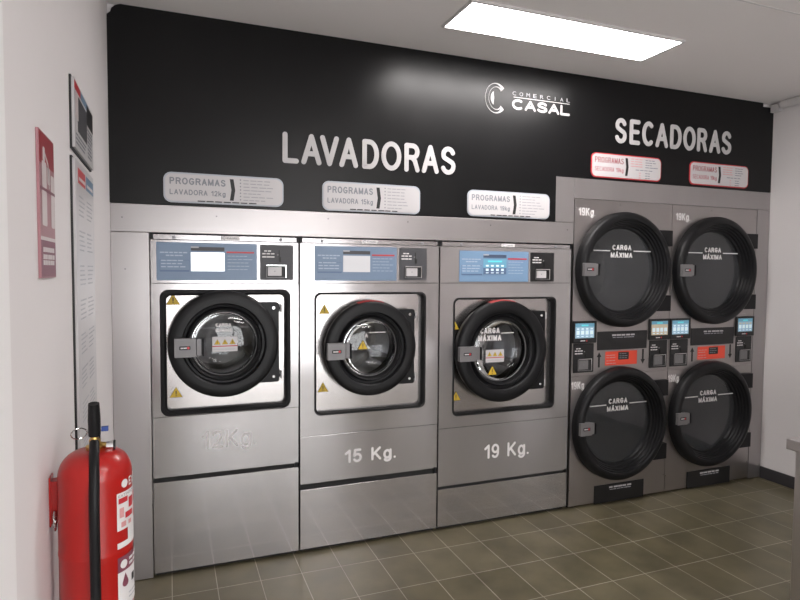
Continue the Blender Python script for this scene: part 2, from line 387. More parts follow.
def stroke_text(mb, word, u0, v0, u1, v1, t, w, k, gap=.24, base=0.):
    """rounded sans lettering filling u0..u1; v0 = baseline, v1 = cap height"""
    H = v1-v0; tot = sum(GW[c] for c in word)+(gap)*(len(word)-1); ex_ = 2*t*len(word)
    sc_ = (u1-u0-ex_)/tot; u = u0
    for c in word:
        W_ = GW[c]*sc_
        for j_, (P, cl) in enumerate(glyph2(c, W_, H-2*t)):
            mb.stroke([(u+t+p[0], v0+t+p[1]) for p in P], t, w-.0012, w+.0003*j_, k, closed=bool(cl), seg=10)
        u += W_+2*t+gap*sc_
    return mb
# company logo
lg = thing('wall_logo', 'small white company logo reading COMERCIAL CASAL on the black wall under the lamp', 'logo', (1.70, 0, 2.415))
em = MB(); ox, oz = 1.70, 2.415
def cresc(cx, cz, rx, rz, t0, t1, a0, a1, n_=28, taper=lambda s: s):
    L = []
    for i in range(n_+1):
        s_ = i/n_; a_ = math.radians(a0+(a1-a0)*s_); t = t0+(t1-t0)*taper(s_)
        L.append(((cx+rx*math.cos(a_), cz+rz*math.sin(a_)), (cx+(rx-t)*math.cos(a_), cz+(rz-t)*math.sin(a_))))
    for (a_, b_), (c_, d_) in zip(L, L[1:]): em.poly([a_, b_, d_, c_], .0005, .003, signw)
ends = lambda s: (abs(2*s-1))**5
cresc(.073, .086, .073, .086, .0022, .024, 45, 315, taper=ends)
cresc(.077, .086, .054, .066, .0018, .014, 50, 310, taper=ends)
cresc(.080, .086, .043, .046, .002, .022, 125, 235, taper=lambda s: 1-(abs(2*s-1))**2)
em.build('emblem', lg)
tx = MB(); stroke_text(tx, 'CASAL', 1.879-ox, 2.449-oz, 2.287-ox, 2.511-oz, .0072, .003, signw, gap=.12); tx.build('company_name', lg)
for i, c in enumerate('COMERCIAL'):
    tx = MB(); x = 1.882-ox+i*.0475+(.010 if c == 'I' else 0); put_text(tx, c, x, 2.531-oz, x+(.024 if c != 'I' else .004), 2.553-oz, .002, palegrey); tx.build('small_letter', lg)
tx = MB(); tx.box(1.89-ox, 2.519-oz, 2.284-ox, 2.5225-oz, .0005, .002, white); tx.build('rule', lg)

# ------------------------------------------------------------------ programme plates
def programme_plate(x0, x1, z0, z1, l2, washer, label):
    T = thing('programme_plate', label, 'sign', (x0, 0, z0), 'programme plates on the black wall')
    W, H = x1-x0, z1-z0
    mb = MB(); mb.rrect(0, 0, W, H, .036, .0005, .005, frostp if washer else redp); mb.rrect(.007, .007, W-.007, H-.007, .031, .005, .0075, whitep); mb.build('backing', T)
    k = greytxt if washer else mat('dark_red_print', (.30, .04, .05), .5)
    mb = MB(); stroke_text(mb, 'PROGRAMAS', .027, H*.60, W*(.50 if washer else .445), H*.83, .0032 if washer else .0022, .0082, k); mb.build('heading', T)
    mb = MB(); stroke_text(mb, l2, .027, H*.26, W*(.50 if washer else .445), H*.44, .0022 if washer else .0016, .0082, k if washer else mat('rose_print', (.42, .12, .14), .5)); mb.build('subheading', T)
    mb = MB(); c = W*(.535 if washer else .47); mb.poly([(c, H*.14), (c+.018, H*.14), (c+.026, H*.5), (c+.018, H*.87), (c, H*.87), (c+.008, H*.5)], .0075, .009, blk); mb.build('chevron', T)
    mb = MB()
    if washer:
        for i in range(7):
            v = H*(.84-.113*i); mb.disc(W*.625, v+.003, .0036, .0072, .0082, greytxt, 8)
        bars(mb, W*.65, W*.93, [H*(.835-.113*i) for i in range(7)], .0045, .0082, mat('mid_grey_print', (.34, .34, .37), .5), 4, .45)
        bars(mb, W*.27, W*.77, [H*.055], .005, .0082, blk, 7, .02)
    else:
        bars(mb, W*.55, W*.73, [H*(.84-.1*i) for i in range(4)], .005, .0082, pinkp, 3, .2)
        bars(mb, W*.76, W*.95, [H*(.83-.1*i) for i in range(4)], .005, .0082, greytxt, 3, .5)
        bars(mb, W*.62, W*.88, [H*.40], .005, .0082, greytxt, 4, .05)
        bars(mb, W*.67, W*.70, [H*(.28-.1*i) for i in range(3)], .005, .0082, pinkp, 1, .1)
        bars(mb, W*.76, W*.84, [H*(.28-.1*i) for i in range(3)], .005, .0082, greytxt, 2, .1)
    mb.build('programme_list', T)
programme_plate(-.02, .546, 1.819, 1.962, 'LAVADORA 12kg', True, 'grey-edged white rounded plate reading PROGRAMAS LAVADORA 12kg above the leftmost washer')
programme_plate(.747, 1.30, 1.813, 1.966, 'LAVADORA 15kg', True, 'grey-edged white rounded plate reading PROGRAMAS LAVADORA 15kg above the middle washer')
programme_plate(1.593, 2.152, 1.818, 1.968, 'LAVADORA 19kg', True, 'grey-edged white rounded plate reading PROGRAMAS LAVADORA 19kg above the rightmost washer')
programme_plate(2.453, 3.016, 2.095, 2.248, 'SECADORA 19kg', False, 'red-edged white rounded plate reading PROGRAMAS SECADORA above the left dryer stack')
programme_plate(3.263, 3.81, 2.096, 2.25, 'SECADORA 19kg', False, 'red-edged white rounded plate reading PROGRAMAS SECADORA above the right dryer stack')

# ------------------------------------------------------------------ shared machine pieces
def sheet_box(mb, W, z0, z1, D, k):
    mb.box(0.006, z0, W-.006, z1, -D, -.022, k)
def open_cabinet(name, T, W, z0, z1, D, k, hole_z0, hole_z1):
    """sides, back, floor and lid of the casing (front is closed by the panels)"""
    mb = MB(); t = .012
    mb.box(.004, z0, .004+t, z1, -D, -.021, k); mb.box(W-.004-t, z0, W-.004, z1, -D, -.021, k)
    mb.box(.016, z1-t, W-.016, z1, -D, -.021, k); mb.box(.016, z0, W-.016, z0+t, -D, -.021, k)
    mb.box(.016, z0+t, W-.016, z1-t, -D, -D+t, k)
    mb.box(.016, hole_z0, W-.016, hole_z0+.01, -D+t, -.05, dark)
    mb.build(name, T)
def triangle(mb, cu, cv, s_, w):
    P = lambda q: [(cu, cv+q*.62), (cu-q*.58, cv-q*.38), (cu+q*.58, cv-q*.38)]
    mb.poly(P(s_), w-.0006, w, blk); mb.poly(P(s_*.93), w, w+.0005, yellow)
    mb.box(cu-s_*.045, cv-.08*s_, cu+s_*.045, cv+s_*.26, w+.0005, w+.0009, blk); mb.disc(cu, cv-s_*.2, s_*.055, w+.0005, w+.0009, blk, 8)
def coin_panel(T, u0, v0, u1, v1, k, w=.001, tray=None):
    p = MB(); p.rrect(u0, v0, u1, v1, .004, w-.012, w+.004, k); po = p.build('coin_panel', T)
    W, H = u1-u0, v1-v0; q = w+.0045
    b_ = MB(); bars(b_, u0+W*.12, u0+W*.36, [v0+H*.81], .006, q, white, 2, .05)
    bars(b_, u0+W*.06, u0+W*.46, [v0+H*.73, v0+H*.64], .0065, q, white, 3, .02); b_.build('coin_text', po)
    s_ = MB(); s_.box(u0+W*.55, v0+H*.56, u0+W*.585, v0+H*.86, w+.004, w+.0045, blk)
    s_.box(u0+W*.56, v0+H*.52, u0+W*.62, v0+H*.66, w+.004, w+.010, blk); s_.disc(u0+W*.53, v0+H*.72, .004, w+.004, w+.006, grey, 10); s_.build('coin_slot', po)
    t_ = MB(); t0, t1, b0, b1 = tray or (.18, .78, .07, .43)
    a0, a1, c0, c1 = u0+W*t0, u0+W*t1, v0+H*b0, v0+H*b1
    t_.box(a0, c0, a1, c1, w+.004, w+.006, blk)
    t_.box(a0, c1-.004, a1, c1, w+.006, w+.016, chrome); t_.box(a1-.004, c0, a1, c1-.004, w+.006, w+.016, chrome)
    t_.box(a0, c0, a0+.003, c1-.004, w+.006, w+.014, grey); t_.box(a0+.003, c0, a1-.004, c0+.003, w+.006, w+.014, grey)
    t_.build('coin_tray', po)
    f_ = MB(); f_.rrect(a0+.008, c0+.009, a1-.024, c1-.010, .003, w+.006, w+.011, whitep if not tray else grey)
    f_.disc((a0+a1)/2-.008, (c0+c1)/2, .003, w+.011, w+.012, greytxt, 8); f_.build('return_flap', po)
    return po
def badge(mb, u0, v0, u1, v1, w):
    """maker's badge: black pill, pale letters, red dot"""
    mb.rrect(u0, v0, u1, v1, min(.004, (v1-v0)*.45), w-.0008, w, blk)
    h = v1-v0; W = u1-u0
    bars(mb, u0+W*.12, u0+W*.68, [v0+h*.32], h*.34, w+.0005, white, 4, .01)
    mb.disc(u1-h*.55, (v0+v1)/2, h*.36, w, w+.0006, redp, 12)

def latch(T, u0, v0, u1, v1, w0):
    """flat grey latch with a pull lip on its right"""
    mb = MB(); W = u1-u0
    mb.rrect(u0, v0, u0+W*.74, v1, .003, w0-.03, w0, grey)
    mb.box(u0+W*.76, v0+.006, u1-.010, v1-.004, w0-.03, w0-.004, grey); mb.box(u0+W*.70, v0+.01, u1-.004, v1-.008, w0-.04, w0-.012, plastic)
    mb.box(u1-.006, v0+.004, u1, v1-.004, w0-.03, w0+.002, plastic)
    o = mb.build('latch', T, bevel=.001)
    return o

# ------------------------------------------------------------------ washers
def washer(kind, x0, x1, zseam, zk1, zk0, door, opening, hinge, latch_r, screen_k, kg, labeltext):
    W = x1-x0; X = lambda x: x-x0
    T = thing('washing_machine', labeltext, 'washing machine', (x0, 0, 0), 'built-in coin washers')
    cx, cz, R = X(door[0]), door[1], door[2]
    open_cabinet('cabinet', T, W, .012, 1.64, .80, steel, zseam-.02, 1.43)
    # narrow top strip with dark end blocks, locks and a small plate
    mb = MB(); mb.box(.004, 1.4305, W-.004, 1.4345, -.012, -.002, dark); mb.build('seam_shade', T); mb = MB(); mb.box(.004, zseam-.0015, W-.004, zseam+.0025, -.012, -.003, dark); mb.build('seam_shade', T)  # dark fill standing in for the shade inside the panel gaps
    mb = MB(); mb.box(.016, 1.6435, W-.012, 1.6655, -.03, -.003, steel)
    for sx in (.15*W, .87*W): mb.disc(sx, 1.654, .0085, -.003, -.001, greytxt, 14); mb.disc(sx, 1.654, .0055, -.001, .001, grey, 14)
    mb.build('top_strip', T)
    mb = MB(); mb.box(.0, 1.6435, .014, 1.6725, -.03, -.001, plastic); mb.box(W-.011, 1.6435, W, 1.6725, -.03, -.001, plastic); mb.build('end_block', T)
    mb = MB(); pc = X({'a': .285, 'b': 1.011, 'c': 1.87}[kind]); mb.rrect(pc-.045, 1.6455, pc+.045, 1.6645, .003, -.003, .001, white)
    mb.stroke(arc(pc-.030, 1.655, .007, .007, 50, 310, 10), .0012, .001, .0015, greytxt); put_text(mb, 'CASAL', pc-.017, 1.651, pc+.034, 1.659, .0014, greytxt, .01)
    mb.build('name_plate', T)
    # fascia with control panel and coin panel
    mb = MB(); mb.box(.003, 1.434, W-.003, 1.6405, -.02, 0, steel); mb.build('fascia', T, bevel=.001)
    if kind == 'a': cp, sc_, co = (-.053, 1.449, .411, 1.6275), (.100, 1.492, .256, 1.583), (.4285, 1.449, .595, 1.6265)
    elif kind == 'b': cp, sc_, co = (.710, 1.448, 1.163, 1.6255), (.861, 1.492, 1.0115, 1.579), (1.182, 1.450, 1.344, 1.626)
    else: cp, sc_, co = (1.550, 1.442, 2.010, 1.6175), (1.7035, 1.484, 1.858, 1.5725), (2.0275, 1.442, 2.193, 1.616)
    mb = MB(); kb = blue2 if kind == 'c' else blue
    mb.rrect(X(cp[0])-.002, cp[1]-.002, X(cp[2])+.002, cp[3]+.002, .004, -.002, .001, bluedark)
    mb.rrect(X(cp[0]), cp[1], X(cp[2]), cp[3], .003, .001, .002, kb); P = mb.build('control_panel', T)
    s_ = MB(); a0, b0, a1, b1 = X(sc_[0]), sc_[1], X(sc_[2]), sc_[3]
    s_.box(a0, b0, a1, b1, .002, .0035, {'a': screenw, 'b': screeng, 'c': screenb}[kind])
    if kind == 'c':
        s_.rrect(a0+.03, b1-.018, a1-.03, b1-.008, .003, .0035, .004, screent)
        s_.box(a0, b0, a1, b0+.038, .0035, .0038, bluedark)
        for i in range(4):
            uu = a0+.026+i*.034
            for vv, h in ((b0+.045, .010), (b0+.020, .013), (b0+.006, .005)): s_.box(uu-.009, vv, uu+.009, vv+h, .0038, .0043, screenl)
    s_.build('screen', P)
    s_ = MB(); s_.box(a0, b1+.008, a1, b1+.026, .002, .003, coinp if kind != 'c' else screenk); s_.box(a0, b1+.021, a0+.036, b1+.028, .003, .0035, palegrey); s_.build('title_bar', P)
    s_ = MB(); v1 = cp[3]; u0 = X(cp[0]); ul = a0-.012
    bars(s_, u0+.014, ul, [v1-.050], .006, .0026, bluetxt, 6, .02); bars(s_, u0+.040, ul-.022, [v1-.064], .006, .0026, bluetxt, 4, .02)
    s_.box(u0+.012, v1-.134, ul+.004, v1-.082, .002, .0022, bluedark)
    s_.box(u0+.014, v1-.131, ul+.003, v1-.084, .0022, .0024, kb)
    bars(s_, u0+.018, ul, [v1-.088, v1-.103, v1-.118], .0055, .003, bluetxt, 4, .4)
    s_.box(u0+.012, v1-.139, ul+.004, v1-.132, .002, .0028, bluedark); s_.build('instructions', P)
    s_ = MB(); ur = X(cp[2]); s_.box(a1+.010, v1-.046, ur-.012, v1-.038, .002, .003, redp)
    bars(s_, a1+.014, ur-.012, [v1-.062-.0165*i for i in range(5)], .003, .0026, bluetxt, 5, .35); s_.build('notice', P)
    coin_panel(T, X(co[0]), co[1], X(co[2]), co[3], coinp if kind != 'c' else blackp)
    # front panel with rounded opening
    o0, o1, o2, o3 = X(opening[0]), opening[1], X(opening[2]), opening[3]
    hole = RR(o0, o1, o2, o3, .035)
    mb = MB(); mb.plate(.003, zseam+.002, W-.003, 1.431, hole, -.02, 0, steel)
    mb.build('front_panel', T, bevel=.0)
    if kind == 'a':
        g_ = MB()
        def lp(e, w, r): return [(x, y, w) for x, y in rr_pts(o0-e, o1-e, o2+e, o3+e, r, 10)]
        g_.loops([lp(.0, -.03, .035), lp(.002, .004, .04), lp(-.004, .012, .037), lp(-.016, .014, .03), lp(-.026, .006, .024), lp(-.028, -.03, .022)], rubber, True)
        g_.build('door_seal', T)
    else:
        g_ = MB()
        def lp(e, w, r): return [(x, y, w) for x, y in rr_pts(o0-e, o1-e, o2+e, o3+e, r, 10)]
        g_.loops([lp(.004, -.02, .035), lp(.004, .0015, .035), lp(-.001, .003, .034), lp(-.007, .001, .03), lp(-.010, -.045, .028)], rubber, True)
        g_.build('door_seal', T)
    bw = -.018 if kind == 'a' else -.04
    mb = MB(); mb.plate(o0-.0, o1-.0, o2+.0, o3+.0, Circ(cx, cz, R*.66), bw-.004, bw, plate_steel); mb.build('backing_plate', T)
    # door
    D = MB()
    D.lathe(cx, cz, [(R*.93, bw+.002), (R*.975, .0), (R, .026), (R, .034), (R*.993, .042), (R*.975, .049), (R*.94, .053), (R*.85, .0545), (R*.765, .0535), (R*.750, .050), (R*.742, .044), (R*.735, .022), (R*.70, .020),
                     (R*.69, .034), (R*.665, .040), (R*.640, .036), (R*.622, .012), (R*.612, -.004), (R*.612, -.03)], plastic, 128)
    d = D.build('door', T)
    h0, h1, h2 = X(hinge[0]), hinge[1], hinge[2]
    hb = MB(); hb.rrect(cx+R*.62, h1, h0, h2, .012, -.016, .030, plastic)
    for v in (h2-.028, h1+.028): hb.disc(h0-.028, v, .008, .030, .033, chrome, 12)
    hb.build('hinge_plate', d, bevel=.002)
    for v in (h2-.032, h1+.032):
        hp = MB(); hp.box(h0-.001, v-.007, h0+.010, v+.007, bw, .016, plastic); hp.box(h0+.011, v-.020, h0+.019, v+.020, bw, .014, whitep); hp.build('hinge_pin', d, bevel=.001)
    l0, l1, l2, l3 = X(latch_r[0]), latch_r[1], X(latch_r[2]), latch_r[3]
    la = latch(d, l0, l1, l2, l3, .088)
    bg_ = MB(); badge(bg_, l0+.022, (l1+l3)/2-.009, l0+.072, (l1+l3)/2+.009, .0892); bg_.build('latch_badge', d)
    G = MB(); r = R*.612
    G.lathe(cx, cz, [(.0005, .016), (r*.5, .013), (r*.9, .005), (r*.995, -.002), (r*.90, -.022), (r*.60, -.040), (r*.3, -.048), (.0005, -.05)], door_glass, 96); G.build('glass', d)
    cx0 = cx; cx = cx-{'a': .0, 'b': .038, 'c': .030}[kind]
    G = MB(); G.lathe(cx0, cz, [(r*.995, -.004), (r*.995, .004), (r*.975, .006), (r*.965, .003), (r*.965, -.002)], grey, 96); G.build('glass_rim', d)
    q = MB(); w = .020
    if kind == 'c':
        stroke_text(q, 'CARGA', cx-.112, cz+.104, cx+.018, cz+.138, .0042, w, white)
        stroke_text(q, 'MÁXIMA', cx-.125, cz+.060, cx+.030, cz+.094, .0042, w, white)
        q.box(cx-.185, cz+.103, cx-.125, cz+.107, w-.001, w, white); q.box(cx+.030, cz+.102, cx+.115, cz+.107, w-.001, w, white)
    elif kind == 'a':
        stroke_text(q, 'CARGA', cx-.042, cz+.084, cx+.032, cz+.101, .0022, w, white)
        stroke_text(q, 'MÁXIMA', cx-.042, cz+.058, cx+.036, cz+.075, .0022, w, white)
        q.box(cx-.135, cz+.078, cx-.045, cz+.080, w-.001, w, palegrey); q.box(cx+.042, cz+.078, cx+.12, cz+.080, w-.001, w, palegrey)
    else:
        stroke_text(q, 'A', cx+.004, cz+.055, cx+.024, cz+.078, .0022, w, white)
        q.box(cx-.135, cz+.078, cx-.09, cz+.081, w-.001, w, white); q.box(cx+.030, cz+.081, cx+.125, cz+.085, w-.001, w, white)
    q.build('glass_lettering', d)
    if kind != 'b':
        q = MB(); u0, v0, u1, v1 = (cx-.058, cz-.040, cx+.062, cz+.034) if kind == 'a' else (cx-.072, cz-.066, cx+.050, cz+.008)
        q.box(u0, v0, u1, v1, .018, .019, whitep)
        for i in range(3): triangle(q, u0+(u1-u0)*(.2+.3*i), v0+(v1-v0)*.62, .026, .0196)
        q.box(u0, v0+(v1-v0)*.34, u1, v0+(v1-v0)*.40, .019, .0195, redp)
        bars(q, u0+.006, u1-.006, [v0+(v1-v0)*.12], .006, .0195, palegrey, 6, .05); q.build('glass_sticker', d)
    if kind == 'b': q = MB(); triangle(q, cx-.005, cz+.012, .05, .019); q.build('warning_triangle', d)
    if kind == 'c': q = MB(); triangle(q, cx-.028, cz-.120, .055, .019); q.build('warning_triangle', d)
    cx = cx0
    for (u, v, s_) in {'a': [(.017, 1.350, .056), (.026, .896, .052)], 'b': [(.770, 1.288, .052), (.762, .869, .052)], 'c': [(1.545, 1.180, .05), (1.557, .765, .055)]}[kind]:
        q = MB(); triangle(q, X(u), v, s_, bw+.002); q.build('warning_triangle', T)
    if kind in 'bc':
        q = MB(); P_ = []
        L = [[(cx+rr_*math.cos(math.radians(t)), cz+rr_*math.sin(math.radians(t)), w_) for t in range(75, 110, 3)] for rr_, w_ in ((R+.0012, .010), (R+.0012, .036), (R*.985, .0495))]
        n0 = len(L[0]); q.add([p for lp_ in L for p in lp_], [(j*n0+i, j*n0+i+1, (j+1)*n0+i+1, (j+1)*n0+i) for j in range(2) for i in range(n0-1)], mat('tape_red', (.28, .02, .02), .5), True)
        q.build('red_tape', d, label='red strip along the top of the door ring')
    # drum
    dr = MB(); rd = R*.62
    dr.lathe(cx, cz, [(rd*.98, bw-.008), (rd*1.04, bw-.05), (rd*1.02, bw-.09)], rubber, 72); dr.lathe(cx, cz, [(rd*1.02, bw-.09), (rd*1.25, bw-.10), (rd*1.25, -.48), (rd*1.1, -.50), (rd*.35, -.47), (.001, -.46)], drum_steel, 72)
    for t in (90, 210, 330):
        c_, s__ = math.cos(math.radians(t)), math.sin(math.radians(t)); ra, rb = rd*1.24, rd*.95; e = .03
        P4 = [(cx+ra*c_-e*s__, cz+ra*s__+e*c_), (cx+rb*c_, cz+rb*s__), (cx+ra*c_+e*s__, cz+ra*s__-e*c_)]; dr.poly(P4, -.46, -.12, drum_steel)
    dr.build('drum', T)
    # lower panels
    mb = MB(); mb.box(.003, zk1, W-.003, zseam-.001, -.02, 0, steel); mb.build('service_panel', T, bevel=.001)
    mb = MB(); mb.box(.006, zk0-.002, W-.006, zk1+.002, -.05, -.012, dark); mb.box(W-.022, zk0+.002, W-.008, zk1+.006, -.012, .003, plastic); mb.build('kick_gap', T)
    mb = MB(); mb.box(.003, .022, W-.003, zk0, -.02, 0, kick_steel); mb.build('kick_panel', T, bevel=.001)
    mb = MB(); mb.box(.01, .0, W-.01, .022, -.6, -.03, dark); mb.build('plinth', T)
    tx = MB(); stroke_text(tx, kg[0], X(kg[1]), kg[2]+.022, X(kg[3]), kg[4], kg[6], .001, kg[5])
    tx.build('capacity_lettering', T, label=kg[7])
    return T
washer('a', -.084, .6255, .786, .491, .468, (.252, 1.136, .263), (-.041, .792, .579, 1.400), (.518, .932, 1.337), (.019, 1.084, .151, 1.174), None,
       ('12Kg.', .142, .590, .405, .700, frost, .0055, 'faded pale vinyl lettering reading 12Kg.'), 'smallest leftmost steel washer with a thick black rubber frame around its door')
washer('b', .6285, 1.4235, .626, .372, .342, (1.010, 1.084, .257), (.710, .735, 1.340, 1.380), (1.262, .878, 1.290), (.757, 1.037, .885, 1.123), None,
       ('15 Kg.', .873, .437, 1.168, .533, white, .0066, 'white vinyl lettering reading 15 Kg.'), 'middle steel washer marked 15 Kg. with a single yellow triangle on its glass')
washer('c', 1.4265, 2.3255, .595, .258, .240, (1.822, 1.034, .301), (1.518, .665, 2.214, 1.345), (2.120, .793, 1.266), (1.517, .991, 1.655, 1.074), None,
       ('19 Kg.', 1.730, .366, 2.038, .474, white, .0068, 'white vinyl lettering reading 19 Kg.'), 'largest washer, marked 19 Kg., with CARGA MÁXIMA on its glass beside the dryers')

# ------------------------------------------------------------------ stacked dryers
def dryer(x0, label, screens):
    W = .787; T = thing('stacked_dryer', label, 'tumble dryer', (x0, 0, 0), 'stacked tumble dryers'); B = x0
    open_cabinet('cabinet', T, W, .012, 1.952, .80, dryer_steel, .845, 1.0)
    Rd, rh = .368, .268
    doors = ((.380, 1.517), (.380, .523))
    mb = MB(); mb.plate(.001, .847, W-.001, 1.953, Circ(*doors[0], .30), -.02, 0, dryer_steel); mb.build('upper_front_panel', T)
    mb = MB(); mb.plate(.001, .014, W-.001, .845, Circ(*doors[1], .30), -.02, 0, dryer_steel); mb.build('lower_front_panel', T)
    mb = MB(); mb.box(.01, 0, W-.01, .012, -.6, -.03, dark); mb.build('plinth', T)
    for n_, (cx, cz) in enumerate(doors):
        D = MB()
        D.lathe(cx, cz, [(Rd, .001), (Rd, .034), (Rd*.985, .050), (Rd*.95, .061), (Rd*.90, .066), (Rd*.865, .062), (Rd*.855, .050), (Rd*.835, .048), (Rd*.825, .034), (Rd*.805, .032), (Rd*.795, .018),
                         (Rd*.775, .016), (Rd*.765, .004), (rh, .0), (rh-.004, -.012), (rh, -.022), (Rd*.79, -.022), (Rd*.79, .001)], plastic, 128)
        d = D.build('door', T)
        for sgn in (1, -1):
            h = MB(); v0, v1 = (cz+.158, cz+.262) if sgn > 0 else (cz-.270, cz-.166)
            h.box(cx+.272, v0, W-.022, v1, .001, .034, plastic); h.build('hinge', d, bevel=.002)
        q = MB(); q.lathe(cx, cz, [(.0005, -.004), (rh*.6, -.006), (rh+.002, -.012), (rh+.002, -.016), (rh*.6, -.010), (.0005, -.008)], dryer_glass, 96); q.build('glass', d)
        zo = .003 if n_ == 0 else .002
        q = MB(); stroke_text(q, 'CARGA', cx-.080, cz+.126, cx+.072, cz+.160, .0042, -.001, white)
        stroke_text(q, 'MÁXIMA', cx-.092, cz+.077, cx+.082, cz+.111, .0042, -.001, white)
        q.box(cx-.228, cz+.118, cx-.098, cz+.125, -.0025, -.0015, white); q.box(cx+.092, cz+.118, cx+.234, cz+.125, -.0025, -.0015, white); q.build('glass_lettering', d)
        la = latch(d, cx-.355, cz-.040, cx-.240, cz+.040, .078)
        q = MB(); badge(q, cx-.338, cz-.008, cx-.286, cz+.012, .0792); q.build('latch_badge', d)
        dr = MB(); dr.lathe(cx, cz, [(.275, -.025), (.33, -.05), (.33, -.55)], drum_steel, 72); dr.lathe(cx, cz, [(.33, -.55), (.001, -.56)], perf, 72); dr.build('drum', T)
    # middle band: two screens, two coin panels, cover plate, red notice, arrows
    for (u0, u1, two) in ((-.008+.002, .180, 0), (.612, .785, 1)):
        p = MB(); u0 = max(u0, .002); p.rrect(u0, 1.055, u1-.001, 1.194, .006, -.004, .012, blackp); P = p.build('control_panel', T)
        s_ = MB(); a0, a1, b0, b1 = u0+.014, u1-.020, 1.087, 1.180
        k = screens[two]; s_.box(a0, b0, a1, b1, .012, .013, k)
        s_.box(a0, b1-.022, a1, b1, .013, .0133, screenb); s_.rrect(a0+.045, b1-.018, a1-.045, b1-.008, .003, .0133, .0138, screent)
        for i in range(4):
            uu = a0+(a1-a0)*(.14+.24*i); s_.box(uu-.012, b0+.022, uu+.012, b0+.048, .013, .0136, screenl); s_.box(uu-.009, b0+.008, uu+.009, b0+.014, .013, .0136, screenl)
            s_.box(uu-.009, b0+.053, uu+.009, b0+.063, .013, .0136, screenl if two == 0 else screeny)
        s_.build('screen', P)
        q = MB(); c = (a0+a1)/2; bars(q, c-.030, c+.006, [1.067], .006, .0125, white, 3, .02); q.disc(c+.016, 1.070, .006, .012, .0128, redp, 10); q.build('maker_badge', P)
        coin_panel(T, u0+.010, .868, u1-.014, 1.052, blackp, .001, (.2, .86, .06, .48))
        q = MB(); q.disc(u0+.07, 1.215, .003, 0, .001, chrome, 8); q.disc(u0+.09, 1.215, .003, 0, .001, chrome, 8); q.build('screw', T)
    q = MB(); q.box(.195, 1.003, .597, 1.122, 0, .004, blackp); P = q.build('cover_plate', T, bevel=.001)
    q = MB(); bars(q, .310, .500, [1.092], .010, .0045, whitep, 5, .01); bars(q, .315, .497, [1.080], .004, .0045, palegrey, 6, .01); q.build('printed_lines', P)
    q = MB(); q.rrect(.262, .902, .520, .992, .004, .0, .001, orange); q.rrect(.366, .936, .452, .984, .004, .001, .0016, blk)
    bars(q, .270, .352, [.965, .950, .930, .912], .005, .0016, pinkp, 3, .2); bars(q, .375, .443, [.972, .958, .945], .004, .002, greytxt, 3, .2); q.build('red_notice', T)
    def arrow(u, v0, v1, upw):
        q = MB(); t = .007; hw = .018; hl = .030
        if upw: P_ = [(u-t, v0), (u+t, v0), (u+t, v1-hl), (u+hw, v1-hl), (u, v1), (u-hw, v1-hl), (u-t, v1-hl)]
        else: P_ = [(u+t, v1), (u-t, v1), (u-t, v0+hl), (u-hw, v0+hl), (u, v0), (u+hw, v0+hl), (u+t, v0+hl)]
        q.poly(P_, 0, .001, blk); q.build('arrow', T)
    arrow(.213, .893, .990, True); arrow(.570, .900, .998, False)
    q = MB(); q.box(.198, .006, .602, .124, 0, .006, blackp); P = q.build('vent_plate', T, bevel=.001)
    q = MB(); bars(q, .315, .500, [.098], .010, .0065, whitep, 5, .01); bars(q, .320, .497, [.086], .004, .0065, palegrey, 6, .01); q.build('printed_lines', P)
    q = MB(); stroke_text(q, '19Kg.', .030, 1.852, .158, 1.902, .0036, .001, white); q.build('capacity_lettering', T)
    q = MB(); stroke_text(q, '19Kg.', .003, .762, .112, .812, .0036, .001, white); q.build('capacity_lettering', T)
    q = MB()
    for u, v in ((.008, 1.90), (.35, 1.93), (.775, 1.90), (.775, .13), (.008, .12)): q.disc(u, v, .004, 0, .0015, chrome, 10)
    q.build('screw', T)
dryer(2.340, 'steel two-door dryer stack marked 19Kg. standing beside the largest washer', (screenm, screeny))
dryer(3.129, 'steel two-door dryer stack marked 19Kg. at the right end beside the white wall', (screenm, screenm))

# ------------------------------------------------------------------ ceiling lamp, plus unseen fill panels
def lamp(x0, x1, y0, y1, label):
    T = thing('ceiling_light', label, 'ceiling light', ((x0+x1)/2, (y0+y1)/2, CZ)); cx, cyy = (x0+x1)/2, (y0+y1)/2
    M = lambda u, v, w: Vector((u, v, -w))
    f = MB(M); f.plate(x0-cx, y0-cyy, x1-cx, y1-cyy, RR(x0-cx+.012, y0-cyy+.012, x1-cx-.012, y1-cyy-.012, .001), 0, .011, lampf, n_=8); f.build('frame', T)
    d = MB(M); d.box(x0-cx+.012, y0-cyy+.012, x1-cx-.012, y1-cyy-.012, .002, .0105, lampm); d.build('diffuser', T)
lamp(1.264, 2.514, -.650, -.338, 'long lit rectangular panel lamp on the ceiling above the black wall')
lamp(.9, 2.15, -3.85, -3.54, 'added unseen fill panel on the ceiling just behind the camera')  # out of view, added to brighten the left wall
lamp(1.6, 2.85, -5.1, -4.79, 'added unseen fill panel on the ceiling near the rear shop window')  # second added fill panel, also out of view

# ------------------------------------------------------------------ left wall posters
def LW(u, v, w): return Vector((w, u, v))
def poster(name, y0, z0, y1, z1, label, cat='sign'):
    T = thing(name, label, cat, (XL, y0, z0), 'notices on the left wall')
    return T, y1-y0, z1-z0
T, W, H = poster('safety_poster', -1.637, 1.480, -1.468, 1.788, 'red and pink poster with pale bottle shapes, nearest the camera on the left wall')
q = MB(LW); q.box(0, 0, W, H, .0045, .006, mat('poster_pink', (.36, .17, .19), .45)); q.box(0, 0, W, H, .0005, .0045, MATS['poster_pink']); q.build('backing', T)
mar = mat('poster_maroon', (.20, .055, .085), .45); pw = mat('poster_pale', (.62, .55, .55), .45); pr = mat('poster_red', (.28, .02, .03), .45)
q = MB(LW); q.box(.003, H*.78, W-.003, H-.003, .006, .0066, pr); q.box(.003, .003, W-.003, H*.26, .006, .0066, mar); q.box(.003, H*.26, W-.003, H*.285, .006, .0068, pw)
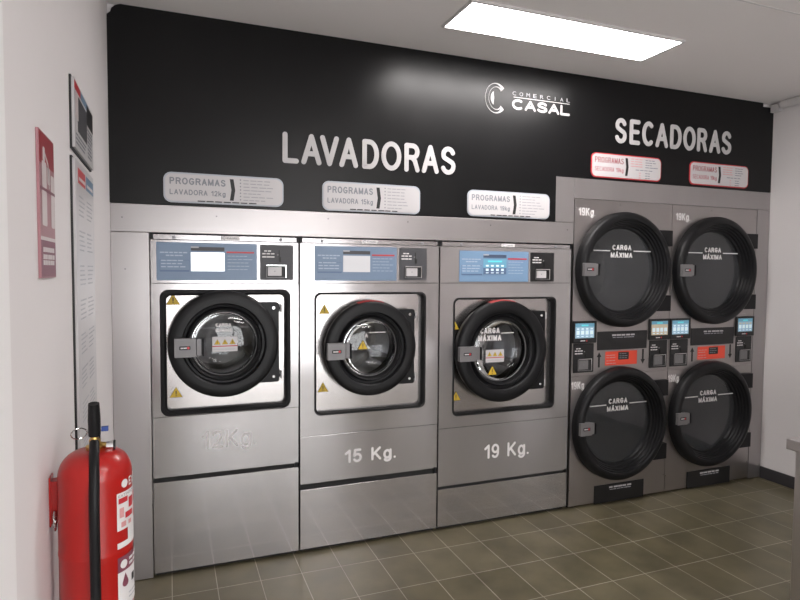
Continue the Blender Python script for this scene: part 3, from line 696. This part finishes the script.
q.box(.003, H*.60, W-.003, H*.62, .0069, .0074, mar)
for a_, b_, c_, d_ in ((.12, .36, .42, .60), (.15, .62, .42, .80), (.22, .80, .34, .90), (.72, .36, .94, .74), (.50, .66, .66, .78)):
    q.rrect(W*a_, H*b_, W*c_, H*d_, .006, .0066, .0072, pw)
q.stroke([(W*.34, H*.86), (W*.55, H*.80), (W*.60, H*.64)], .003, .0066, .0073, pw); q.build('picture', T)
q = MB(LW); bars(q, W*.12, W*.92, [H*.18, H*.13, H*.09], .010, .0072, pw, 5, .1); q.build('printed_lines', T)
T, W, H = poster('notice_board', -1.175, 1.833, -.735, 2.034, 'small dark-edged notice with black and blue blocks, hung above the tall notice')
q = MB(LW); q.box(0, 0, W, H, .0005, .006, blk); q.box(.005, .005, W-.005, H-.005, .006, .0125, whitep); q.build('backing', T)
q = MB(LW); sb = mat('poster_blue', (.16, .25, .36), .5)
q.box(W*.03, H*.84, W*.30, H*.95, .0125, .013, redp); q.box(W*.30, H*.84, W*.75, H*.95, .0125, .013, sb); q.box(W*.16, H*.30, W*.62, H*.80, .0125, .013, coinp)
q.box(W*.62, H*.62, W*.97, H*.93, .0125, .0132, blk); q.box(W*.05, H*.45, W*.18, H*.80, .013, .0134, pw); q.build('picture', T)
q = MB(LW); bars(q, W*.06, W*.58, [H*.22, H*.16, H*.10], .005, .0134, greytxt, 5, .2); bars(q, W*.65, W*.95, [H*(.54-.06*i) for i in range(8)], .006, .0134, greytxt, 4, .3); q.build('printed_lines', T)
T, W, H = poster('instruction_notice', -1.185, .855, -.750, 1.812, 'tall white instruction notice with red and blue headings, behind the fire extinguisher')
q = MB(LW); q.box(0, 0, W, H, .0005, .006, blk); q.box(.005, .005, W-.005, H-.005, .006, .0125, whitep); q.build('backing', T)
q = MB(LW); q.box(W*.14, H*.93, W*.50, H*.975, .0125, .013, redp); q.box(W*.54, H*.93, W*.97, H*.975, .0125, .013, sb)
q.box(W*.17, H*.94, W*.47, H*.95, .013, .0134, pw); q.box(W*.58, H*.94, W*.92, H*.95, .013, .0134, pw); q.build('heading', T)
q = MB(LW)
for c0, c1 in ((.16, .48), (.56, .90)):
    for blk_ in range(8):
        top = .89-.105*blk_
        bars(q, W*c0, W*c1, [H*(top-.014*i) for i in range(5)], .004, .0132, palegrey, 5, .35)
q.build('printed_lines', T)

# ------------------------------------------------------------------ fire extinguisher
ex, ey, ez = -.159, -1.576, .60
T = thing('fire_extinguisher', 'red fire extinguisher with black hose and handle hung on the left wall', 'fire extinguisher', (ex, ey, ez))
ID = lambda a_, b_, c_: Vector((a_, b_, c_))
r = .0752; zt = 1.101-ez; zs = 1.052-ez
q = MB(ID); prof = [(.0005, .004), (.05, .0), (.068, .006), (r, .02), (r, .268), (r+.0008, .272), (r+.0008, .277), (r, .281), (r, zs-.012)]
for i in range(1, 11):
    t = PI/2*i/10; prof.append((.016+(r-.016)*math.cos(t)**.8 if i < 10 else .016, zs-.012+.058*math.sin(t)))
prof += [(.016, zt+.004), (.0005, zt+.004)]
q.lathe(0, 0, prof, red, 72); q.build('cylinder', T)
q = MB(ID); q.lathe(0, 0, [(.017, zt-.008), (.019, zt-.004), (.019, zt+.004), (.012, zt+.006), (.012, zt+.018), (.0005, zt+.018)], brass, 24)
q.tube([(.001, -.016, zt+.012), (.001, -.014, zt+.032)], .0085, brass); q.tube([(0, 0, zt+.006), (.026, -.004, zt+.003)], .007, brass); q.build('valve', T)
q = MB(ID); q.tube([(.024, -.004, zt+.002), (.040, -.004, zt+.002)], .0105, chrome, 16); q.tube([(.038, -.004, zt+.002), (.042, -.004, zt+.002)], .0115, plastic, 16); q.build('pressure_gauge', T)
# squeeze handles seen end-on, pointing at the viewer and rising
q = MB(ID)
def bar3(p, q2, hw, hh, k, mb):
    mb.tube([p, tuple((Vector(p)+Vector(q2))/2), q2], [hw, hw*1.05, hw*.9], k, 14)
bar3((.001, -.012, zt+.030), (.002, -.026, zt+.104), .0125, .01, plastic, q); q.build('lever', T)
q = MB(ID); bar3((-.001, .022, zt+.014), (-.001, .012, zt+.080), .0105, .01, plastic, q); q.build('carry_handle', T)
q = MB(ID); C0 = Vector((-.030, -.01, zt+.036)); q.tube([(C0.x+.015*math.cos(t*PI/8), C0.y+.010*math.cos(t*PI/8+.6), C0.z+.013*math.sin(t*PI/8)) for t in range(16)], .0013, chrome, 8, True)
q.tube([(-.016, -.006, zt+.036), (.02, .0, zt+.038)], .0015, chrome, 8); q.build('pin_ring', T)
q = MB(ID); q.box(.014, -.008, .028, .002, zt+.036, zt+.046, pblue); q.build('seal_tag', T, label='small blue plastic seal')
q = MB(ID)
P = [(.001, -.018, zt+.014), (.002, -.030, zt+.009), (.004, -.055, zt-.012), (.006, -.076, zt-.05), (.006, -.087, zt-.10)]+[(.006, -.0875, zt-.14-.04*i) for i in range(8)]+[(.006, -.0865, .03)]
# smooth
for _ in range(2):
    Q = [P[0]]
    for a_, b_ in zip(P, P[1:]):
        Q += [tuple(Vector(a_)*.75+Vector(b_)*.25), tuple(Vector(a_)*.25+Vector(b_)*.75)]
    P = Q+[P[-1]]
q.tube(P, .0105, plastic, 14); q.build('hose', T)
q = MB(ID); q.tube([(-.0, -.084, .06), (0, -.084, .0), (0, -.084, -.05)], [.012, .014, .019], plastic, 14); q.build('nozzle', T)
# wall bracket
q = MB(ID); q.box(XL-ex+.0005, .000, -.060, .030, zs-.115, zs-.02, red); q.box(XL-ex+.0005, -.004, XL-ex+.004, .034, zs-.12, zs-.01, red); q.build('wall_bracket', T, bevel=.001)
q = MB(ID); q.tube([(XL-ex+.012, -.010+.008*math.cos(t), zs-.105+.020*math.sin(t)) for t in [i*PI/6 for i in range(12)]], .003, chrome, 8, True); q.build('bracket_clip', T)
# curved labels
def CW(u, v, w): return Vector(((r+w)*math.sin(u/r), -(r+w)*math.cos(u/r), v-ez))
def strip(mb, u0, v0, u1, v1, w, k, n_=18):
    vs = []; fs = []
    for i in range(n_+1):
        u = u0+(u1-u0)*i/n_; vs += [(u, v0, w), (u, v1, w)]
    for i in range(n_): fs.append((2*i, 2*i+2, 2*i+3, 2*i+1))
    mb.add(vs, fs, k, True)
U0, U1 = .050, .190
def CW(u, v, w): v += .012; return Vector(((r+w)*math.sin(u/r), -(r+w)*math.cos(u/r), v-ez))
q = MB(CW)
strip(q, U0, .912, U1, .996, .0012, white); strip(q, U0+.030, .885, U1, .912, .0012, white, 12); strip(q, U0, .872, U1, .885, .0012, white)
q.disc(U0+.022, 1.014, .0095, .0008, .0014, white, 18); put_text(q, 'EXTINTOR', U0+.036, 1.004, U1, 1.024, .0014, white, .02); put_text(q, 'EXTINTOR', U0+.004, .986, U0+.060, .992, .0016, greytxt)
for a_, b_, c_, d_ in ((.004, .972, .030, .984), (.034, .955, .052, .978), (.022, .935, .050, .948), (.058, .960, .080, .985), (.060, .925, .085, .95)): strip(q, U0+a_, b_, U0+c_, d_, .0017, redp, 4)
for a_, b_, c_, d_ in ((.006, .940, .018, .962), (.010, .918, .024, .930), (.032, .918, .044, .928)): strip(q, U0+a_, b_, U0+c_, d_, .0017, pinkp, 4)
q.build('instruction_label', T)
q = MB(CW)
strip(q, U0, .735, U1, .818, .0012, white); strip(q, U0, .818, U1, .852, .0012, mar)
q.disc(U0+.016, .834, .0095, .0013, .0018, white, 18); put_text(q, 'PQS 6kg', U0+.032, .826, U1-.03, .842, .0018, white, .02) if False else None
bars(q, U0+.032, U1-.02, [.836, .825], .006, .0022, white, 5, .1)
q.disc(U0+.020, .790, .009, .0013, .0018, mar, 14); q.poly([(U0+.0115, .793), (U0+.0285, .793), (U0+.020, .812)], .0013, .0018, mar)
strip(q, U0+.042, .783, U0+.056, .800, .0017, blk, 3); bars(q, U0+.030, U0+.1, [.760, .750], .003, .0018, palegrey, 5, .2); q.build('rating_label', T)

# ------------------------------------------------------------------ steel folding table at the right
tx0, ty1 = 2.098, -1.563
T = thing('steel_table', 'brushed steel folding table with a solid side, at the right edge', 'table', (tx0, ty1, 0))
q = MB(ID); q.box(0, -.75, 1.25, 0, .86, .90, table_steel); q.build('tabletop', T, bevel=.003)
for u in (.022, 1.21):
    q = MB(ID); q.box(u, -.73, u+.02, -.022, 0, .86, table_steel); q.build('side_panel', T, bevel=.002)
q = MB(ID); q.box(.042, -.05, 1.21, -.03, .55, .86, table_steel); q.build('back_rail', T)

# ------------------------------------------------------------------ fixture high on the right wall
T = thing('wall_fixture', 'small grey tube-shaped fixture high on the right wall by the ceiling', 'fixture', (XR, -.03, 2.655))
q = MB(ID); q.box(-.045, -.035, -.0005, .025, -.012, .038, whitep); q.build('mounting_box', T, bevel=.003)
q = MB(ID); q.tube([(-.03, -.05, .030), (-.03, -.32, .030)], .028, lampf, 16); q.build('housing', T)
